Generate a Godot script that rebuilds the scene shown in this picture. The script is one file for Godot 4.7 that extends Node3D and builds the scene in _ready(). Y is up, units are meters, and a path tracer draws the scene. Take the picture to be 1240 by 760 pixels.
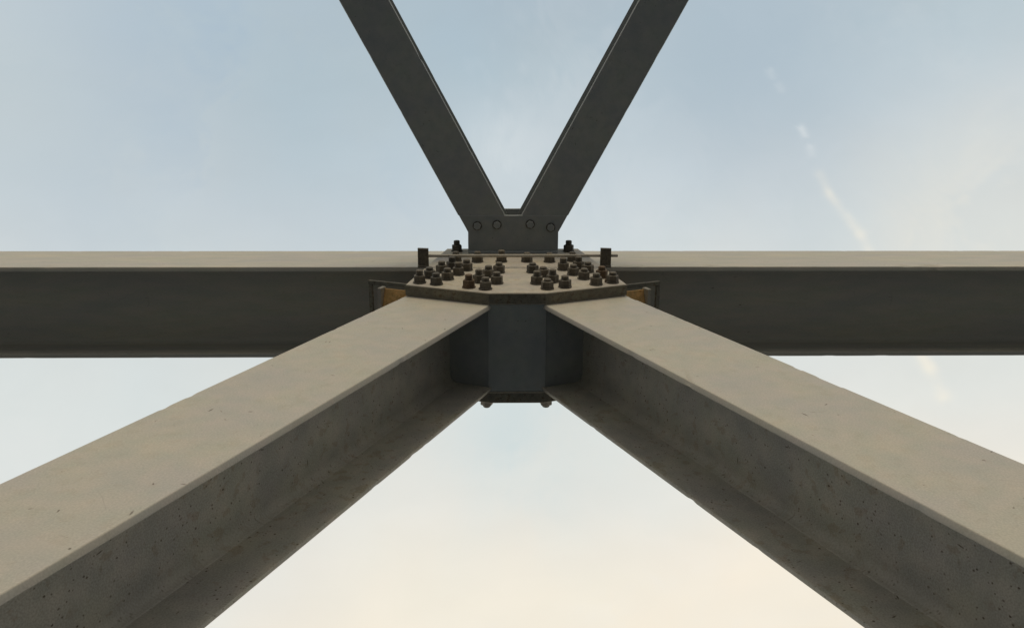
extends Node3D
# A bolted node of a steel frame, seen from below: two legs, a cross beam, two upper braces.
# The frame is laid out in its own axes (x across, y out of the face of the frame, z down along it);
# "frame" turns those axes into the world, where the frame stands nearly upright on the ground.

const PITCH_UP := 65.0            # the camera looks up this far above the horizon
const LENS_DOWN := 0.26983        # angle between the camera's axis and the face of the frame
const YAW := 0.0202
const ROLL := 0.0035
const EYE := Vector3(-0.0537, 0.5, 2.582)   # camera in the frame's axes
const EYE_HEIGHT := 1.6
const PLATE := 0.031              # thickness of the connection plates
const LEG_ANGLE := 0.4039
const LEG_OFF := -0.0475
const LEG_W := 0.2386
const LEG_D := 0.2326
const BEAM_W := 0.2507
const BEAM_D := 0.288

var frame := Transform3D()
var rng := RandomNumberGenerator.new()
var M := {}
var edge_noise := FastNoiseLite.new()
var chip_noise := FastNoiseLite.new()

# ------------------------------------------------------------------ helpers

func part(called: String, mesh: Mesh, mat: Material, parent: Node3D) -> MeshInstance3D:
	var o := MeshInstance3D.new()
	o.name = called
	o.mesh = mesh
	o.material_override = mat
	parent.add_child(o, true)
	return o

func thing(called: String, label: String, category: String, local: Transform3D, group := "") -> Node3D:
	var o := Node3D.new()
	o.name = called
	add_child(o, true)
	o.transform = frame * local
	o.set_meta("label", label)
	o.set_meta("category", category)
	if group != "":
		o.set_meta("group", group)
	return o

func tri(st: SurfaceTool, a: Vector3, b: Vector3, c: Vector3, out: Vector3) -> void:
	if (a - c).cross(a - b).dot(out) < 0.0:
		var k := b
		b = c
		c = k
	st.add_vertex(a)
	st.add_vertex(b)
	st.add_vertex(c)

func quad(st: SurfaceTool, a: Vector3, b: Vector3, c: Vector3, d: Vector3, out: Vector3) -> void:
	tri(st, a, b, c, out)
	tri(st, a, c, d, out)

func done(st: SurfaceTool) -> ArrayMesh:
	st.generate_normals()
	return st.commit()

# a closed outline of a rolled bar: rounded rectangle x0..x1, y0..y1, its long sides cut into steps
func rounded(x0: float, x1: float, y0: float, y1: float, r: float, steps: int) -> PackedVector2Array:
	var p := PackedVector2Array()
	var c := [Vector2(x1 - r, y1 - r), Vector2(x0 + r, y1 - r), Vector2(x0 + r, y0 + r), Vector2(x1 - r, y0 + r)]
	for k in 4:
		for j in 5:
			var a := PI / 2 * (k + j / 4.0)
			p.append(c[k] + Vector2(cos(a), sin(a)) * r)
		if k == 0 or k == 2:
			var from: float = (x1 - r) if k == 0 else (x0 + r)
			var to: float = (x0 + r) if k == 0 else (x1 - r)
			var yy: float = y1 if k == 0 else y0
			p.append(Vector2(from + signf(to - from) * 0.002, yy))
			for j in range(1, steps):
				p.append(Vector2(lerpf(from, to, float(j) / steps), yy))
			p.append(Vector2(to - signf(to - from) * 0.002, yy))
	return p

# the web with its root fillets, from y0 (bottom) to y1 (top)
func web_outline(half: float, y0: float, y1: float, r: float) -> PackedVector2Array:
	var p := PackedVector2Array()
	var sides := []
	for j in 6:
		var a := PI / 2 * j / 5.0
		sides.append(Vector2(half + r * (1.0 - sin(a)), y1 - r * (1.0 - cos(a))))
	for j in range(1, 8):
		sides.append(Vector2(half, lerpf(y1 - r, y0 + r, j / 8.0)))
	for j in 6:
		var a := PI / 2 * j / 5.0
		sides.append(Vector2(half + r * (1.0 - cos(a)), y0 + r * (1.0 - sin(a))))
	for v in sides:
		p.append(v)
	p.append(Vector2(half + r, y0 - 0.002))
	p.append(Vector2(-half - r, y0 - 0.002))
	for k in range(sides.size() - 1, -1, -1):
		p.append(Vector2(-sides[k].x, sides[k].y))
	p.append(Vector2(-half - r, y1 + 0.002))
	p.append(Vector2(half + r, y1 + 0.002))
	return p

# sweeps an outline along z; from and to give the cut at each point of the outline; wear roughens edges
func sweep(outline: PackedVector2Array, from: Callable, to: Callable, steps: int, wear := 0.0, chips := 0.0, wave := 0.0, along_seed := 0.0) -> ArrayMesh:
	var st := SurfaceTool.new()
	st.begin(Mesh.PRIMITIVE_TRIANGLES)
	st.set_smooth_group(0)
	var n := outline.size()
	var mid := Vector2.ZERO
	var area := 0.0
	for i in n:
		mid += outline[i] / n
		area += outline[i].cross(outline[(i + 1) % n])
	var sgn := signf(area)
	var nor := PackedVector2Array()
	var bent := PackedFloat32Array()
	for i in n:
		var e0 := (outline[i] - outline[(i + n - 1) % n]).normalized()
		var e1 := (outline[(i + 1) % n] - outline[i]).normalized()
		var t := (e0 + e1).normalized()
		nor.append(Vector2(t.y, -t.x) * sgn)
		bent.append(1.0 if e0.dot(e1) < 0.99 else 0.0)
	var rows := []
	for k in steps + 1:
		var row := PackedVector3Array()
		var f := float(k) / steps
		for i in n:
			var q := outline[i]
			var z: float = lerpf(from.call(q), to.call(q), f)
			if wear > 0.0 and k > 0 and k < steps:
				var d := edge_noise.get_noise_3d(q.x * 900.0 + along_seed, q.y * 900.0, z * 220.0) * wear * (0.25 + bent[i])
				if chips > 0.0 and bent[i] > 0.5:
					d -= maxf(0.0, chip_noise.get_noise_3d(signf(q.x) * 50.0 + along_seed, q.y * 200.0, z * 300.0) - 0.40) * chips
				q += nor[i] * d
				q.y += edge_noise.get_noise_2d(z * 3.0 + along_seed, 7.0) * wave
				q.x += edge_noise.get_noise_2d(z * 3.0 + along_seed, 91.0) * wave
			row.append(Vector3(q.x, q.y, z))
		rows.append(row)
	for k in steps:
		for i in n:
			var j := (i + 1) % n
			var e := outline[j] - outline[i]
			var o := Vector3(e.y, -e.x, 0) * sgn
			quad(st, rows[k][i], rows[k][j], rows[k + 1][j], rows[k + 1][i], o)
	st.set_smooth_group(-1)
	var ids := Geometry2D.triangulate_polygon(outline)
	for e in [0, steps]:
		var o := Vector3(0, 0, -1.0 if e == 0 else 1.0)
		for k in range(0, ids.size(), 3):
			tri(st, rows[e][ids[k]], rows[e][ids[k + 1]], rows[e][ids[k + 2]], o)
	return done(st)

# a flat plate: outline in (x, z) given as Vector2, between y0 and y1, with bevelled edges
func plate_mesh(outline: PackedVector2Array, y0: float, y1: float, bevel: float, rough := 0.0) -> ArrayMesh:
	var st := SurfaceTool.new()
	st.begin(Mesh.PRIMITIVE_TRIANGLES)
	st.set_smooth_group(-1)
	var mid := Vector2.ZERO
	for v in outline:
		mid += v / outline.size()
	# cut the long edges so that they can be a little uneven
	var p := PackedVector2Array()
	for i in outline.size():
		var a := outline[i]
		var b := outline[(i + 1) % outline.size()]
		var cuts := 1 if rough == 0.0 else maxi(1, int(a.distance_to(b) / 0.012))
		for k in cuts:
			var q := a.lerp(b, float(k) / cuts)
			if k > 0:
				q += (b - a).orthogonal().normalized() * edge_noise.get_noise_2d(q.x * 300.0, q.y * 300.0) * rough
			p.append(q)
	var n := p.size()
	var rings := []
	var inset := PackedVector2Array()
	for i in n:
		var e0 := (p[i] - p[(i + n - 1) % n]).normalized()
		var e1 := (p[(i + 1) % n] - p[i]).normalized()
		var n0 := Vector2(-e0.y, e0.x)
		var n1 := Vector2(-e1.y, e1.x)
		if n0.dot(mid - p[i]) < 0.0:
			n0 = -n0
		if n1.dot(mid - p[i]) < 0.0:
			n1 = -n1
		var m := (n0 + n1).normalized()
		inset.append(p[i] + m * bevel / maxf(0.3, m.dot(n0)))
	for layer in [[inset, y0], [p, y0 + bevel], [p, y1 - bevel], [inset, y1]]:
		var ring := PackedVector3Array()
		for v in layer[0]:
			ring.append(Vector3(v.x, layer[1], v.y))
		rings.append(ring)
	for r in 3:
		for i in n:
			var j := (i + 1) % n
			var c: Vector3 = (rings[r][i] + rings[r][j]) / 2.0
			var o := Vector3(c.x - mid.x, 0, c.z - mid.y)
			var e := p[j] - p[i]
			var side := Vector3(e.y, 0, -e.x)
			if side.dot(o) < 0.0:
				side = -side
			quad(st, rings[r][i], rings[r][j], rings[r + 1][j], rings[r + 1][i], side + Vector3(0, (-0.01 if r == 0 else 0.01 if r == 2 else 0.0), 0))
	var ids := Geometry2D.triangulate_polygon(inset)
	for k in range(0, ids.size(), 3):
		tri(st, rings[0][ids[k]], rings[0][ids[k + 1]], rings[0][ids[k + 2]], Vector3.DOWN)
		tri(st, rings[3][ids[k]], rings[3][ids[k + 1]], rings[3][ids[k + 2]], Vector3.UP)
	return done(st)

func grown(outline: PackedVector2Array, by: float) -> PackedVector2Array:
	return Geometry2D.offset_polygon(outline, by, Geometry2D.JOIN_MITER)[0]

func rect(x0: float, x1: float, z0: float, z1: float) -> PackedVector2Array:
	return PackedVector2Array([Vector2(x0, z0), Vector2(x1, z0), Vector2(x1, z1), Vector2(x0, z1)])

# a turned shape: rings of [radius, y], sides round (6 gives a hexagon)
func turned(rings: Array, sides: int, smooth: bool) -> ArrayMesh:
	var st := SurfaceTool.new()
	st.begin(Mesh.PRIMITIVE_TRIANGLES)
	st.set_smooth_group(0 if smooth else -1)
	var at := func(k: int, i: int) -> Vector3:
		var a := TAU * i / sides
		return Vector3(cos(a) * rings[k][0], rings[k][1], sin(a) * rings[k][0])
	for k in rings.size() - 1:
		for i in sides:
			var a := TAU * (i + 0.5) / sides
			var o: Vector3 = Vector3(cos(a), 0, sin(a)) * (rings[k + 1][1] - rings[k][1]) + Vector3(0, rings[k][0] - rings[k + 1][0], 0)
			quad(st, at.call(k, i), at.call(k, i + 1), at.call(k + 1, i + 1), at.call(k + 1, i), o)
	return done(st)

# ------------------------------------------------------------------ materials

func bytes_of(noise_seed: int, freq: float, size: int, octaves := 4, kind := FastNoiseLite.TYPE_SIMPLEX_SMOOTH) -> PackedByteArray:
	var f := FastNoiseLite.new()
	f.seed = noise_seed
	f.frequency = freq
	f.noise_type = kind
	f.fractal_octaves = octaves
	return f.get_seamless_image(size, size).get_data()

# weathered paint: base colour in sRGB, mottled, with fine grain, dark specks, short nicks and rusty patches
func weathered(base: Color, mottle: float, grain: float, specks: int, nicks: int, rust: float, tex_seed: int, metres: float, roughness: float, size := 1024, scuffs := 70) -> StandardMaterial3D:
	var coarse := bytes_of(tex_seed, 4.0 / size, size)
	var streak := bytes_of(tex_seed + 1, 14.0 / size, size)
	var fine := bytes_of(tex_seed + 2, 0.22, size, 3)
	var cell := bytes_of(tex_seed + 3, 22.0 / size, size, 5)
	var data := PackedByteArray()
	data.resize(size * size * 3)
	var hgt := PackedByteArray()
	hgt.resize(size * size)
	var br := base.r * 255.0
	var bg := base.g * 255.0
	var bb := base.b * 255.0
	for i in size * size:
		var c := (coarse[i] - 128) / 128.0
		var s := (streak[i] - 128) / 128.0
		var g := (fine[i] - 128) / 128.0
		var v := 1.0 + mottle * (0.6 * c + 0.5 * s) + grain * g
		var ru := clampf(((cell[i] - 128) / 128.0 + 0.35 * c - 0.34) * 4.0, 0.0, 1.0) * rust
		data[i * 3] = int(clampf(br * v * (1.0 - ru * 0.30) * (1.0 + 0.02 * s), 0, 255))
		data[i * 3 + 1] = int(clampf(bg * v * (1.0 - ru * 0.42), 0, 255))
		data[i * 3 + 2] = int(clampf(bb * v * (1.0 - ru * 0.55) * (1.0 - 0.03 * c), 0, 255))
		hgt[i] = int(clampf(128.0 + 50.0 * g + 26.0 * s, 0, 255))
	var rs := RandomNumberGenerator.new()
	rs.seed = tex_seed * 77 + 5
	for k in specks + nicks:
		var x := rs.randi() % size
		var y := rs.randi() % size
		if k < specks and rs.randf() * 255.0 > maxf(0.0, streak[y * size + x] * 2.0 - 150.0):
			continue
		var r := (0.5 + 1.7 * pow(rs.randf(), 1.3)) if k < specks else rs.randf_range(0.9, 1.5)
		var long := 1.0 if k < specks else rs.randf_range(2.0, 6.0)
		var turn := rs.randf() * TAU
		var dark := rs.randf_range(0.35, 0.8)
		var reach := int(ceil(r * long)) + 1
		for dy in range(-reach, reach + 1):
			for dx in range(-reach, reach + 1):
				var q := Vector2(dx, dy).rotated(turn)
				q.x /= long
				var w := clampf(r + 0.5 - q.length() + rs.randf_range(-0.4, 0.3), 0.0, 1.0) * dark
				if w > 0.0:
					var i := posmod(y + dy, size) * size + posmod(x + dx, size)
					data[i * 3] = int(data[i * 3] * (1.0 - w * 0.62))
					data[i * 3 + 1] = int(data[i * 3 + 1] * (1.0 - w * 0.68))
					data[i * 3 + 2] = int(data[i * 3 + 2] * (1.0 - w * 0.72))
					hgt[i] = int(hgt[i] * (1.0 - w * 0.5))
	# long faint scuffs
	for k in scuffs:
		var p := Vector2(rs.randf(), rs.randf()) * size
		var go := Vector2.RIGHT.rotated(rs.randf() * TAU if rs.randf() < 0.5 else rs.randf_range(-0.15, 0.15) + (PI / 2 if rs.randf() < 0.5 else 0.0))
		var gain := rs.randf_range(-0.16, 0.10)
		var n := rs.randi_range(25, 170)
		for j in n:
			p += go
			go = go.rotated(rs.randf_range(-0.02, 0.02))
			var i := posmod(int(p.y), size) * size + posmod(int(p.x), size)
			var g := 1.0 + gain * sin(PI * j / n) * rs.randf_range(0.3, 1.0)
			for ch in 3:
				data[i * 3 + ch] = int(clampf(data[i * 3 + ch] * g, 0, 255))
	var m := StandardMaterial3D.new()
	m.albedo_texture = ImageTexture.create_from_image(Image.create_from_data(size, size, false, Image.FORMAT_RGB8, data))
	var bump := Image.create_from_data(size, size, false, Image.FORMAT_L8, hgt)
	bump.convert(Image.FORMAT_RGBA8)
	bump.bump_map_to_normal_map(1.6)
	m.normal_enabled = true
	m.normal_texture = ImageTexture.create_from_image(bump)
	m.normal_scale = 0.3
	m.roughness = roughness
	m.metallic_specular = 0.35
	m.uv1_triplanar = true
	m.uv1_scale = Vector3.ONE / metres
	m.uv1_offset = Vector3(0.37, 0.11, 0.53)
	return m

func make_materials() -> void:
	var paint := Color(0.678, 0.658, 0.612)
	M.flange = weathered(paint, 0.032, 0.075, 70, 40, 0.05, 11, 0.9, 0.55)
	M.web = weathered(paint * Color(0.95, 0.955, 0.955), 0.10, 0.12, 4200, 50, 0.20, 23, 0.9, 0.58)
	M.smooth = weathered(paint * Color(1.03, 1.035, 1.035), 0.045, 0.05, 60, 10, 0.04, 37, 0.6, 0.6)
	M.smooth.uv1_scale = Vector3(1.0 / 0.5, 1.0 / 0.5, 1.0 / 2.4)
	M.brace = weathered(Color(0.565, 0.578, 0.575), 0.06, 0.05, 80, 16, 0.05, 43, 0.6, 0.6)
	M.plate = weathered(paint * Color(0.98, 0.97, 0.96), 0.07, 0.15, 160, 40, 0.18, 41, 0.5, 0.68)
	M.dark_steel = weathered(Color(0.43, 0.415, 0.37), 0.22, 0.16, 200, 20, 0.6, 47, 0.3, 0.8, 512)  # darker, mottled steel with rusty patches, for plate edges and frame bars
	M.nut = weathered(Color(0.385, 0.36, 0.315), 0.2, 0.2, 300, 20, 0.4, 53, 0.15, 0.6, 256)
	M.nut_rusty = weathered(Color(0.385, 0.325, 0.26), 0.25, 0.2, 300, 20, 0.7, 59, 0.15, 0.75, 256)
	M.nut_dark = weathered(Color(0.33, 0.315, 0.285), 0.2, 0.2, 300, 20, 0.3, 61, 0.15, 0.6, 256)
	M.primer = weathered(Color(0.80, 0.64, 0.42), 0.16, 0.12, 60, 20, 0.35, 67, 0.3, 0.75, 512)
	M.ground = weathered(Color(0.35, 0.367, 0.385), 0.25, 0.35, 900, 0, 0.1, 71, 2.0, 0.9)
	M.ground.uv1_world_triplanar = true

# ------------------------------------------------------------------ sky

func sky_colour(d: Vector3, wisps: FastNoiseLite, haze: FastNoiseLite, trail: Array, veils: Array) -> Vector3:
	var el := rad_to_deg(asin(clampf(d.y, -1, 1)))
	var away := rad_to_deg(acos(clampf(0.17365 * d.x - 0.98481 * d.z, -1, 1)))     # angle from the bright, warm side of the sky
	# the bands are bent a little by broad noise so that they are not level
	var bend := haze.get_noise_3dv(d * 100.0) * 9.0
	var ef := 0.3 * el + 0.7 * away + bend
	var eb := el + bend
	var ke := [0.0, 20.0, 44.0, 50.0, 57.0, 64.0, 72.0, 79.0, 86.0]
	var kf := [Vector3(0.90, 0.78, 0.60), Vector3(0.93, 0.83, 0.66), Vector3(0.905, 0.84, 0.715), Vector3(0.80, 0.795, 0.74), Vector3(0.715, 0.75, 0.73), Vector3(0.68, 0.725, 0.715), Vector3(0.575, 0.642, 0.678), Vector3(0.455, 0.552, 0.602), Vector3(0.405, 0.498, 0.568)]
	var kb := [Vector3(0.74, 0.69, 0.61), Vector3(0.74, 0.72, 0.67), Vector3(0.65, 0.67, 0.67), Vector3(0.585, 0.63, 0.645), Vector3(0.55, 0.61, 0.64), Vector3(0.53, 0.60, 0.64), Vector3(0.48, 0.565, 0.615), Vector3(0.44, 0.535, 0.59), Vector3(0.405, 0.498, 0.568)]
	var f := kf[8] as Vector3
	var k := kb[8] as Vector3
	for i in range(7, -1, -1):
		if ef < ke[i + 1]:
			f = (kf[i] as Vector3).lerp(kf[i + 1], clampf((ef - ke[i]) / (ke[i + 1] - ke[i]), 0.0, 1.0))
		if eb < ke[i + 1]:
			k = (kb[i] as Vector3).lerp(kb[i + 1], clampf((eb - ke[i]) / (ke[i + 1] - ke[i]), 0.0, 1.0))
	var c := f.lerp(k, smoothstep(70.0, 105.0, away))
	var w := wisps.get_noise_3dv(d * 100.0)
	c = c.lerp(Vector3(0.78, 0.79, 0.78), clampf(w * 0.5 - 0.05, 0.0, 0.3))
	c *= 1.0 + 0.03 * w
	c *= 1.0 + 0.022 * wisps.get_noise_3dv(Vector3(d.x * 330.0, d.y * 900.0, d.z * 900.0))
	var hue := haze.get_noise_3dv(d * 420.0 + Vector3(31, 7, 3))
	c *= Vector3(1.0 + 0.03 * hue, 1.0, 1.0 - 0.02 * hue)
	# broad thin cloud and clearer gaps
	for v in veils:
		var near: float = exp(-pow(d.distance_to(v[0]) / v[1], 2.0)) * v[3] * clampf(1.0 + 1.6 * w + bend * 0.03, 0.3, 1.5)
		c = c.lerp(v[2], clampf(near, 0.0, 0.9))
	for s in trail:
		var ab: Vector3 = s[1] - s[0]
		var t := (d - (s[0] as Vector3)).dot(ab) / ab.length_squared()
		if t > -0.3 and t < 1.3:
			var q := (s[0] as Vector3).lerp(s[1], clampf(t, 0, 1))
			var far := d.distance_to(q) + 0.0022 * wisps.get_noise_3dv(d * 2600.0)
			var on: float = exp(-pow(far / s[2], 2.0)) * s[3] * 0.5 * clampf(1.0 + 1.3 * haze.get_noise_3dv(d * 2500.0), 0.2, 1.6)
			c = c.lerp(Vector3(0.93, 0.87, 0.74) if s[4] else Vector3(0.80, 0.83, 0.83), clampf(on, 0.0, 0.8))
	return c

func make_sky(cam: Transform3D) -> PanoramaSkyMaterial:
	var wisps := FastNoiseLite.new()
	wisps.seed = 5
	wisps.frequency = 0.022
	wisps.fractal_octaves = 4
	wisps.domain_warp_enabled = true
	wisps.domain_warp_amplitude = 22.0
	wisps.domain_warp_frequency = 0.012
	var haze := FastNoiseLite.new()
	haze.seed = 9
	haze.frequency = 0.011
	haze.fractal_octaves = 3
	# a broken vapour trail across the sky: [from, to, half width, strength, warm]
	var look := func(x: float, y: float) -> Vector3:
		return (cam.basis * Vector3((x - 620.0) / 1000.0, (380.0 - y) / 1000.0, -1.0)).normalized()
	var trail := []
	for s in [[932, 86, 936, 94, 0.004, 0.30, false], [943, 102, 947, 110, 0.004, 0.45, false], [970, 154, 975, 164, 0.0038, 0.55, false], [981, 178, 984, 188, 0.004, 0.5, false],
			[992, 210, 1004, 234, 0.0045, 0.4, true], [1004, 234, 1022, 258, 0.0042, 0.55, true], [1022, 258, 1042, 284, 0.0046, 0.6, true], [1042, 284, 1066, 330, 0.0055, 0.6, true], [1112, 425, 1126, 446, 0.0065, 1.3, true], [1126, 446, 1142, 478, 0.0065, 0.8, true]]:
		trail.append([look.call(s[0], s[1]), look.call(s[2], s[3]), s[4], s[5], s[6]])
	var veils := []
	for v in [[1215, 275, 0.10, Vector3(0.86, 0.81, 0.70), 0.75], [640, 552, 0.085, Vector3(0.58, 0.69, 0.71), 0.6], [300, 90, 0.24, Vector3(0.395, 0.50, 0.60), 0.6], [0, 130, 0.10, Vector3(0.56, 0.62, 0.63), 0.35], [900, 60, 0.16, Vector3(0.41, 0.505, 0.585), 0.5], [590, 190, 0.06, Vector3(0.66, 0.72, 0.745), 0.5], [60, 640, 0.2, Vector3(0.76, 0.78, 0.75), 0.4]]:
		veils.append([look.call(v[0], v[1]), v[2], v[3], v[4]])
	var w := 1600
	var h := 800
	var px := PackedFloat32Array()
	px.resize(w * h * 3)
	var trail_mid: Vector3 = look.call(1035, 280)
	for y in h:
		var el := PI / 2 - PI * (y + 0.5) / h
		for x in w:
			var i := (y * w + x) * 3
			if el < -0.05:
				px[i] = 0.30
				px[i + 1] = 0.28
				px[i + 2] = 0.25
				continue
			var az := TAU * (x + 0.5) / w
			var d := Vector3(sin(az) * cos(el), sin(el), -cos(az) * cos(el))
			var c := sky_colour(d, wisps, haze, trail if d.dot(trail_mid) > 0.95 else [], veils)
			px[i] = c.x
			px[i + 1] = c.y
			px[i + 2] = c.z
	var m := PanoramaSkyMaterial.new()
	m.panorama = ImageTexture.create_from_image(Image.create_from_data(w, h, false, Image.FORMAT_RGBF, px.to_byte_array()))
	return m

# ------------------------------------------------------------------ the steel

# a rolled H section along local z whose outer top face lies at y = 0
# rolled flanges spread a little towards their inner face
func spread(p: PackedVector2Array, y_mid: float, by: float) -> PackedVector2Array:
	for i in p.size():
		if absf(p[i].x) > 0.03:
			p[i].x += signf(p[i].x) * (y_mid - p[i].y) * by
	return p

func h_section(root: Node3D, w: float, d: float, tf: float, tw: float, fillet: float, from: Callable, to: Callable, steps: int, flange_mat: Material, web_mat: Material, along_seed: float, front_from = null) -> void:
	var r := minf(0.0018, tf * 0.2)
	var ff: Callable = from if front_from == null else front_from
	part("top_flange", sweep(spread(rounded(-w / 2, w / 2, -tf, 0, r, 6), 0.0, 0.32), ff, to, steps, 0.00016, 0.007, 0.0003, along_seed), flange_mat, root)
	part("web", sweep(web_outline(tw / 2, -d + tf, -tf, fillet), from, to, steps / 2, 0.0002, 0.0, 0.0003, along_seed), web_mat, root)
	part("bottom_flange", sweep(spread(rounded(-w / 2, w / 2, -d, -d + tf, r, 6), -d, -0.32), from, to, steps, 0.00016, 0.004, 0.0003, along_seed + 31.0), web_mat, root)

var nut_mesh: ArrayMesh
var head_mesh: ArrayMesh
var washer_mesh: ArrayMesh
var shank_meshes := []

func make_bolt_meshes() -> void:
	var a := 0.0165
	nut_mesh = turned([[0.0, 0.0], [a * 0.93, 0.0], [a, 0.0012], [a, 0.0150], [a * 0.965, 0.0162], [a * 0.86, 0.0171], [0.0, 0.0171]], 6, false)
	head_mesh = turned([[0.0, 0.0], [a * 0.95, 0.0], [a, 0.001], [a, 0.011], [a * 0.9, 0.0128], [0.0, 0.0128]], 6, false)
	washer_mesh = turned([[0.0, 0.0], [0.0172, 0.0], [0.0177, 0.0008], [0.0177, 0.003], [0.0170, 0.0037], [0.0, 0.0037]], 24, false)
	for top in [0.0255, 0.0275, 0.031, 0.0235]:
		var rings := [[0.0094, 0.0145]]
		var y := 0.0165
		while y < top - 0.0035:
			rings.append([0.0101, y])
			rings.append([0.0091, y + 0.00125])
			y += 0.0025
		rings.append([0.0100, top - 0.002])
		rings.append([0.0078, top])
		rings.append([0.0, top + 0.0006])
		shank_meshes.append(turned(rings, 14, false))

# one bolt of a plate: washer, nut and the threaded end that stands out of it
func bolt(root: Node3D, at: Vector3, up: Vector3, mat: Material, shank: int, turn: float, tilt := 0.0) -> void:
	var b := Node3D.new()
	b.name = "bolt"
	root.add_child(b, true)
	var x := Vector3.RIGHT if absf(up.x) < 0.9 else Vector3.FORWARD
	var basis_of := Basis(x, up, x.cross(up))
	b.transform = Transform3D(basis_of * Basis(Vector3.UP, turn) * Basis(Vector3.RIGHT, tilt), at)
	part("washer", washer_mesh, mat, b)
	var nu := part("nut", nut_mesh, mat, b)
	nu.position.y = 0.0034
	var sh := part("threaded_end", shank_meshes[shank], mat, b)
	sh.position.y = 0.0034

func leg(s: float, label: String) -> void:
	var sa := sin(LEG_ANGLE)
	var ca := cos(LEG_ANGLE)
	var axes := Basis(Vector3(ca, 0, -s * sa), Vector3.UP, Vector3(s * sa, 0, ca))
	var local := Transform3D(axes, Vector3(s * LEG_OFF, -PLATE, 0))
	var root := thing("leg_strut", label, "strut", local, "legs of the steel frame")
	var from := func(q: Vector2) -> float:
		return maxf((0.003 - LEG_OFF - s * ca * q.x) / sa, (0.132 + s * sa * q.x) / ca)
	var foot := 0.02
	var w0 := frame * local
	var to := func(q: Vector2) -> float:
		return (foot - (w0 * Vector3(q.x, q.y, 0)).y) / (w0.basis.z.y)
	h_section(root, LEG_W, LEG_D, 0.0112, 0.0085, 0.021, from, to, 620, M.flange, M.web, 100.0 * (s + 2.0))
	# stiffener between the flanges where the leg meets the joint, on the side of the other leg
	var ts := 0.578 * ca + s * sa * (s * 0.071 - s * LEG_OFF) - 0.004
	var x_in := -s * (LEG_W / 2 - 0.003)
	part("stiffener", plate_mesh(rect(minf(x_in, -s * 0.003), maxf(x_in, -s * 0.003), ts - 0.010, ts), -LEG_D + 0.0108, -0.0108, 0.0006), M.brace, root)
	# base plate on the ground, level
	var t: float = to.call(Vector2(0, -LEG_D / 2))
	var mid: Vector3 = w0 * Vector3(0, -LEG_D / 2, t)
	var bp := part("base_plate", plate_mesh(rect(-0.2, 0.2, -0.2, 0.2), 0.0, foot, 0.002), M.plate, root)
	bp.transform = root.transform.affine_inverse() * Transform3D(Basis(), Vector3(mid.x, 0.0, mid.z))
	for c in [[-0.16, -0.16], [0.16, -0.16], [0.16, 0.16], [-0.16, 0.16]]:
		var an := part("anchor_nut", nut_mesh, M.nut, root)
		an.transform = root.transform.affine_inverse() * Transform3D(Basis(), Vector3(mid.x + c[0], foot, mid.z + c[1]))

func brace(s: float, label: String) -> void:
	var ang := deg_to_rad(28.3)
	var zdir := Vector3(s * sin(ang), cos(ang), 0)
	var ydir := Vector3(0, 0, 1)
	var axes := Basis(ydir.cross(zdir), ydir, zdir)
	# point of the axis at height 0.144
	var local := Transform3D(axes, Vector3(s * 0.1115, 0.144, 0.0652))
	var root := thing("upper_brace", label, "steel brace", local, "upper braces of the steel frame")
	var xd := axes.x
	var low := func(h: float) -> Callable:
		return func(q: Vector2) -> float:
			var t1 := (h - 0.144 - xd.y * q.x) / zdir.y
			var t2 := (0.003 - s * (s * 0.1115 + xd.x * q.x)) / (s * zdir.x)
			return maxf(t1, t2)
	var to := func(_q: Vector2) -> float: return 3.2
	h_section(root, 0.1235, 0.139, 0.008, 0.006, 0.012, low.call(0.03), to, 200, M.brace, M.brace, 700.0 + 50.0 * s, low.call(0.1168))

func sleeve(s: float, z: float, label: String) -> void:
	var sa := sin(LEG_ANGLE)
	var ca := cos(LEG_ANGLE)
	var axes := Basis(Vector3(ca, 0, -s * sa), Vector3.UP, Vector3(s * sa, 0, ca))
	var root := thing("end_frame", label, "steel frame", Transform3D(axes, Vector3(s * 0.4255, -0.0465, z)), "end frames beside the plate")
	var back := -(z - 0.012) / ca
	var slab := func(called: String, x0: float, x1: float, y0: float, y1: float, z0: float, z1: float, m: Material) -> MeshInstance3D:
		return part(called, plate_mesh(rect(-s * x0, -s * x1, z0, z1), y0, y1, 0.0015), m, root)
	slab.call("top_bar", 0.0, 0.20, -0.0125, 0.0, -0.009, 0.0, M.dark_steel)
	slab.call("side_bar", 0.0005, 0.0118, -0.186, -0.013, -0.0085, -0.0006, M.dark_steel)
	slab.call("bottom_bar", 0.0, 0.20, -0.199, -0.1865, -0.010, 0.0, M.dark_steel)
	# the ochre plate leans back inside the frame
	var lean := Transform3D(Basis(Vector3.RIGHT, -0.3), Vector3(0, -0.078, -0.019))
	slab.call("edge_strip", 0.0215, 0.034, -0.175, -0.0245, -0.042, -0.012, M.plate)
	slab.call("primed_plate", 0.0345, 0.199, -0.091, 0.052, -0.0115, 0.0, M.primer).transform = lean
	slab.call("rear_rib", 0.15, 0.16, -0.178, -0.10, back, -0.02, M.plate)
	slab.call("corner_tie", 0.1495, 0.1605, -0.1865, -0.1785, back, -0.004, M.plate)

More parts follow.
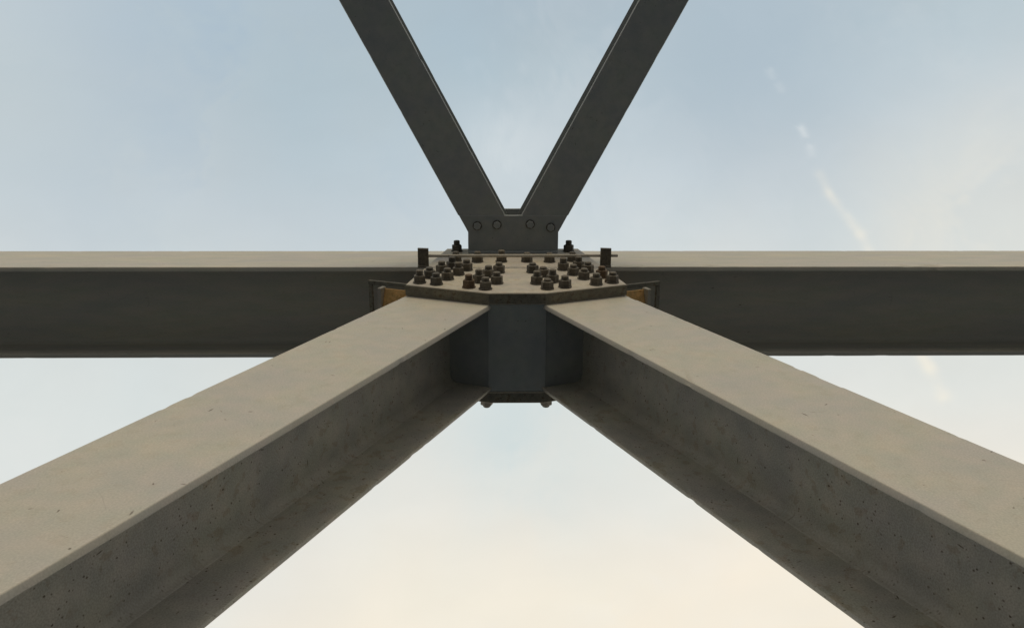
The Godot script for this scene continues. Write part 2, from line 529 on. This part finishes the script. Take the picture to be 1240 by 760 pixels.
func _ready() -> void:
	rng.seed = 4242
	edge_noise.seed = 3
	edge_noise.frequency = 0.05
	edge_noise.fractal_octaves = 3
	chip_noise.seed = 8
	chip_noise.frequency = 0.05
	chip_noise.fractal_octaves = 2

	# camera
	var turn := Basis(Vector3.RIGHT, deg_to_rad(PITCH_UP) + LENS_DOWN)
	frame = Transform3D(turn, Vector3(0, EYE_HEIGHT, 0) - turn * EYE)
	var fwd := Vector3(sin(YAW) * cos(LENS_DOWN), -sin(LENS_DOWN), -cos(YAW) * cos(LENS_DOWN))
	var right := Vector3(cos(YAW), 0, sin(YAW))
	var up := right.cross(fwd)
	var r2 := right * cos(ROLL) + up * sin(ROLL)
	var u2 := up * cos(ROLL) - right * sin(ROLL)
	var cam := Camera3D.new()
	cam.name = "camera"
	add_child(cam)
	cam.transform = frame * Transform3D(Basis(r2, u2, -fwd), EYE)
	cam.fov = rad_to_deg(2.0 * atan(380.0 / 1000.0))
	cam.near = 0.05
	cam.far = 3000.0
	cam.current = true

	# sky, hazy sun behind the photographer, exposure
	var env := Environment.new()
	env.background_mode = Environment.BG_SKY
	env.sky = Sky.new()
	env.sky.sky_material = make_sky(cam.transform)
	env.tonemap_mode = Environment.TONE_MAPPER_LINEAR
	env.tonemap_exposure = 1.0
	env.sdfgi_enabled = true
	env.ssao_enabled = true
	env.ssil_enabled = true
	var we := WorldEnvironment.new()
	we.name = "world_environment"
	we.environment = env
	add_child(we)
	var sun := DirectionalLight3D.new()
	sun.name = "sun"
	add_child(sun)
	sun.look_at_from_position(Vector3(0.02, 0.60, 1.0) * 10.0, Vector3.ZERO)
	sun.light_energy = 0.40
	sun.light_angular_distance = 26.0
	sun.light_color = Color(1.0, 0.925, 0.79)
	sun.shadow_enabled = true

	make_materials()
	make_bolt_meshes()

	# ground
	var gm := PlaneMesh.new()
	gm.size = Vector2(1600, 1600)
	var g := part("ground", gm, M.ground, self)
	g.set_meta("kind", "structure")
	g.set_meta("label", "dark asphalt ground under the steel frame")

	# cross beam behind the node
	var hb := thing("cross_girder", "long horizontal grey steel I-beam crossing the whole picture behind the bolted plate", "girder",
		Transform3D(Basis(Vector3(0, 0, -1), Vector3.UP, Vector3.RIGHT), Vector3(0, -PLATE, 0)))
	h_section(hb, BEAM_W, BEAM_D, 0.0135, 0.0085, 0.02, func(_q): return -3.2, func(_q): return 3.2, 420, M.smooth, M.smooth, 400.0)

	leg(-1.0, "weathered grey steel I-beam leg running down to the lower left corner")
	leg(1.0, "weathered grey steel I-beam leg running down to the lower right corner")
	brace(-1.0, "dark slender steel brace rising from the joint towards the upper left")
	brace(1.0, "dark slender steel brace rising from the joint towards the upper right")

	# connection plates above and below the leg flanges
	var hexa := PackedVector2Array([Vector2(-0.289, 0.4845), Vector2(-0.071, 0.578), Vector2(0.071, 0.578), Vector2(0.289, 0.4845), Vector2(0.209, -0.005), Vector2(-0.209, -0.005)])
	var top := thing("connection_plate", "thick grey steel plate studded with bolts at the centre of the joint", "steel plate", Transform3D())
	part("plate", plate_mesh(hexa, -PLATE + 0.0008, 0.0, 0.0016, 0.0007), M.plate, top)
	part("closing_plate", plate_mesh(rect(-0.0735, 0.0735, 0.565, 0.575), -PLATE - LEG_D + 0.0005, -PLATE + 0.0003, 0.0003), M.brace, top)
	part("edge_band", plate_mesh(grown(hexa, 0.0009), -PLATE + 0.003, -0.0022, 0.0006, 0.0007), M.dark_steel, top)  # darker band standing slightly proud around the plate's edge
	var spots := [[0.253, 0.4665], [0.208, 0.4855], [0.2305, 0.407], [0.184, 0.4235], [0.205, 0.3385], [0.1585, 0.3695], [0.179, 0.2885], [0.1345, 0.3095], [0.173, 0.1865], [0.106, 0.2005], [0.038, 0.1975],
		[0.047, 0.3425], [0.074, 0.391], [0.053, 0.475], [0.0985, 0.4585], [0.0785, 0.536], [0.1225, 0.5175], [0.1755, 0.038]]
	for s in [-1.0, 1.0]:
		for k in spots.size():
			var p: Array = spots[k]
			var m: Material = M.nut
			if (s < 0 and k == 16) or (s > 0 and k == 2) or rng.randf() < 0.08:
				m = M.nut_rusty
			elif k == 17 or rng.randf() < 0.25:
				m = M.nut_dark
			bolt(top, Vector3(s * p[0] + rng.randf_range(-0.0025, 0.0025), 0.0, p[1] + rng.randf_range(-0.003, 0.003)), Vector3.UP, m, rng.randi() % 4 if k != 17 else 2, rng.randf() * TAU, rng.randf_range(-0.03, 0.03))
	part("screw_stub", turned([[0.0, 0.0], [0.0055, 0.0], [0.0058, 0.004], [0.0045, 0.0085], [0.0, 0.009]], 10, true), M.nut_rusty, top).position = Vector3(0.239, 0, 0.462)
	for s in [-1.0, 1.0]:
		var tab := part("upright_tab", plate_mesh(PackedVector2Array([Vector2(-0.0152, -0.001), Vector2(0.0152, -0.001), Vector2(0.0150, 0.0535), Vector2(-0.0150, 0.0545)]), 0.0, 0.013, 0.0013), M.nut, top)
		tab.transform = Transform3D(Basis(Vector3(1, 0, 0), Vector3(0, 0, 1), Vector3(0, 1, 0)) * Basis(Vector3(0, 0, 1), s * 0.0), Vector3(s * 0.2605, 0.0, 0.262))

	var under := thing("connection_plate", "lower steel plate under the legs, its thin front edge showing between them", "steel plate", Transform3D(Basis(), Vector3(0, -PLATE - LEG_D, 0)))
	var lower := PackedVector2Array([Vector2(-0.289, 0.4845), Vector2(-0.071, 0.578), Vector2(0.071, 0.578), Vector2(0.289, 0.4845), Vector2(0.245, 0.14), Vector2(-0.245, 0.14)])
	part("plate", plate_mesh(lower, -PLATE, -0.0008, 0.0016, 0.0007), M.plate, under)
	part("edge_band", plate_mesh(grown(lower, 0.0009), -PLATE + 0.002, -0.003, 0.0006, 0.0007), M.dark_steel, under)  # same darker band around the lower plate
	for s in [-1.0, 1.0]:
		for k in spots.size():
			if spots[k][1] > 0.3 and k != 16:
				bolt(under, Vector3(s * spots[k][0], -PLATE, spots[k][1]), Vector3.DOWN, M.plate if k == 15 else M.nut, 3, rng.randf() * TAU)

	var fil := PackedVector2Array([Vector2(-0.0005, -0.0005), Vector2(0.007, -0.0005), Vector2(0.0055, 0.003), Vector2(0.003, 0.0055), Vector2(-0.0005, 0.007)])
	for s in [-1.0, 1.0]:
		var wt := part("weld", sweep(fil, func(_q): return -0.015, func(_q): return 0.015, 14, 0.0012, 0.0, 0.0), M.nut, top)
		wt.transform = Transform3D(Basis(Vector3(0, 0, 1), Vector3.UP, Vector3(-1, 0, 0)), Vector3(s * 0.2605, 0.0, 0.275))
	# bracket that carries the upper braces: two plates with the braces between them
	var br := thing("brace_bracket", "dark steel bracket plates holding the feet of both upper braces", "bracket", Transform3D())
	var gus := PackedVector2Array([Vector2(-0.139, 0.0), Vector2(-0.139, 0.0647), Vector2(-0.1665, 0.1165), Vector2(0.1665, 0.1165), Vector2(0.139, 0.0647), Vector2(0.139, 0.0)])
	var gf := part("front_plate", plate_mesh(gus, 0.0, 0.010, 0.0012, 0.0004), M.brace, br)
	gf.transform = Transform3D(Basis(Vector3(1, 0, 0), Vector3(0, 0, 1), Vector3(0, 1, 0)), Vector3(0, 0.0004, 0.0565))
	var gb := PackedVector2Array(gus)
	gb[0].y = -0.0295
	gb[5].y = -0.0295
	var bk := part("back_plate", plate_mesh(gb, 0.0, 0.010, 0.0012, 0.0004), M.brace, br)
	bk.transform = Transform3D(Basis(Vector3(1, 0, 0), Vector3(0, 0, 1), Vector3(0, 1, 0)), Vector3(0, 0.0004, -0.0848))
	var wl := part("weld", sweep(fil, func(_q): return -0.138, func(_q): return 0.138, 90, 0.0012, 0.0, 0.0, 55.0), M.brace, br)
	wl.transform = Transform3D(Basis(Vector3(0, 0, 1), Vector3.UP, Vector3(-1, 0, 0)), Vector3(0, 0.0004, 0.0664))
	for p in [[-0.0500, 0.0885], [-0.1105, 0.0850], [0.0520, 0.0900], [0.1150, 0.0800]]:
		var hd := Node3D.new()
		hd.name = "bolt"
		br.add_child(hd, true)
		hd.transform = Transform3D(Basis(Vector3(1, 0, 0), Vector3(0, 0, 1), Vector3(0, -1, 0)) * Basis(Vector3.UP, rng.randf() * TAU), Vector3(p[0], p[1], 0.0666))
		part("washer", washer_mesh, M.nut_dark, hd).scale = Vector3(0.8, 0.8, 0.8)
		var bh := part("bolt_head", head_mesh, M.brace, hd)
		bh.scale = Vector3(0.72, 0.72, 0.72)
		bh.position.y = 0.0028

	sleeve(-1.0, 0.235, "small upright steel frame around an ochre plate, left of the bolted plate")
	sleeve(1.0, 0.252, "small upright steel frame around an ochre plate, right of the bolted plate")

	# thin rod through the two tabs
	var rod := thing("steel_rod", "thin straight steel rod lying across the plate between two upright tabs", "rod",
		Transform3D(Basis(Vector3(0, 0, -1), Vector3.UP, Vector3.RIGHT), Vector3(0, 0.0327, 0.2685)))
	var ro := PackedVector2Array()
	for k in 12:
		ro.append(Vector2(cos(TAU * k / 12), sin(TAU * k / 12)) * 0.0042)
	part("bar", sweep(ro, func(_q): return -0.262, func(_q): return 0.295, 60, 0.0002, 0.0, 0.0012, 900.0), M.plate, rod)
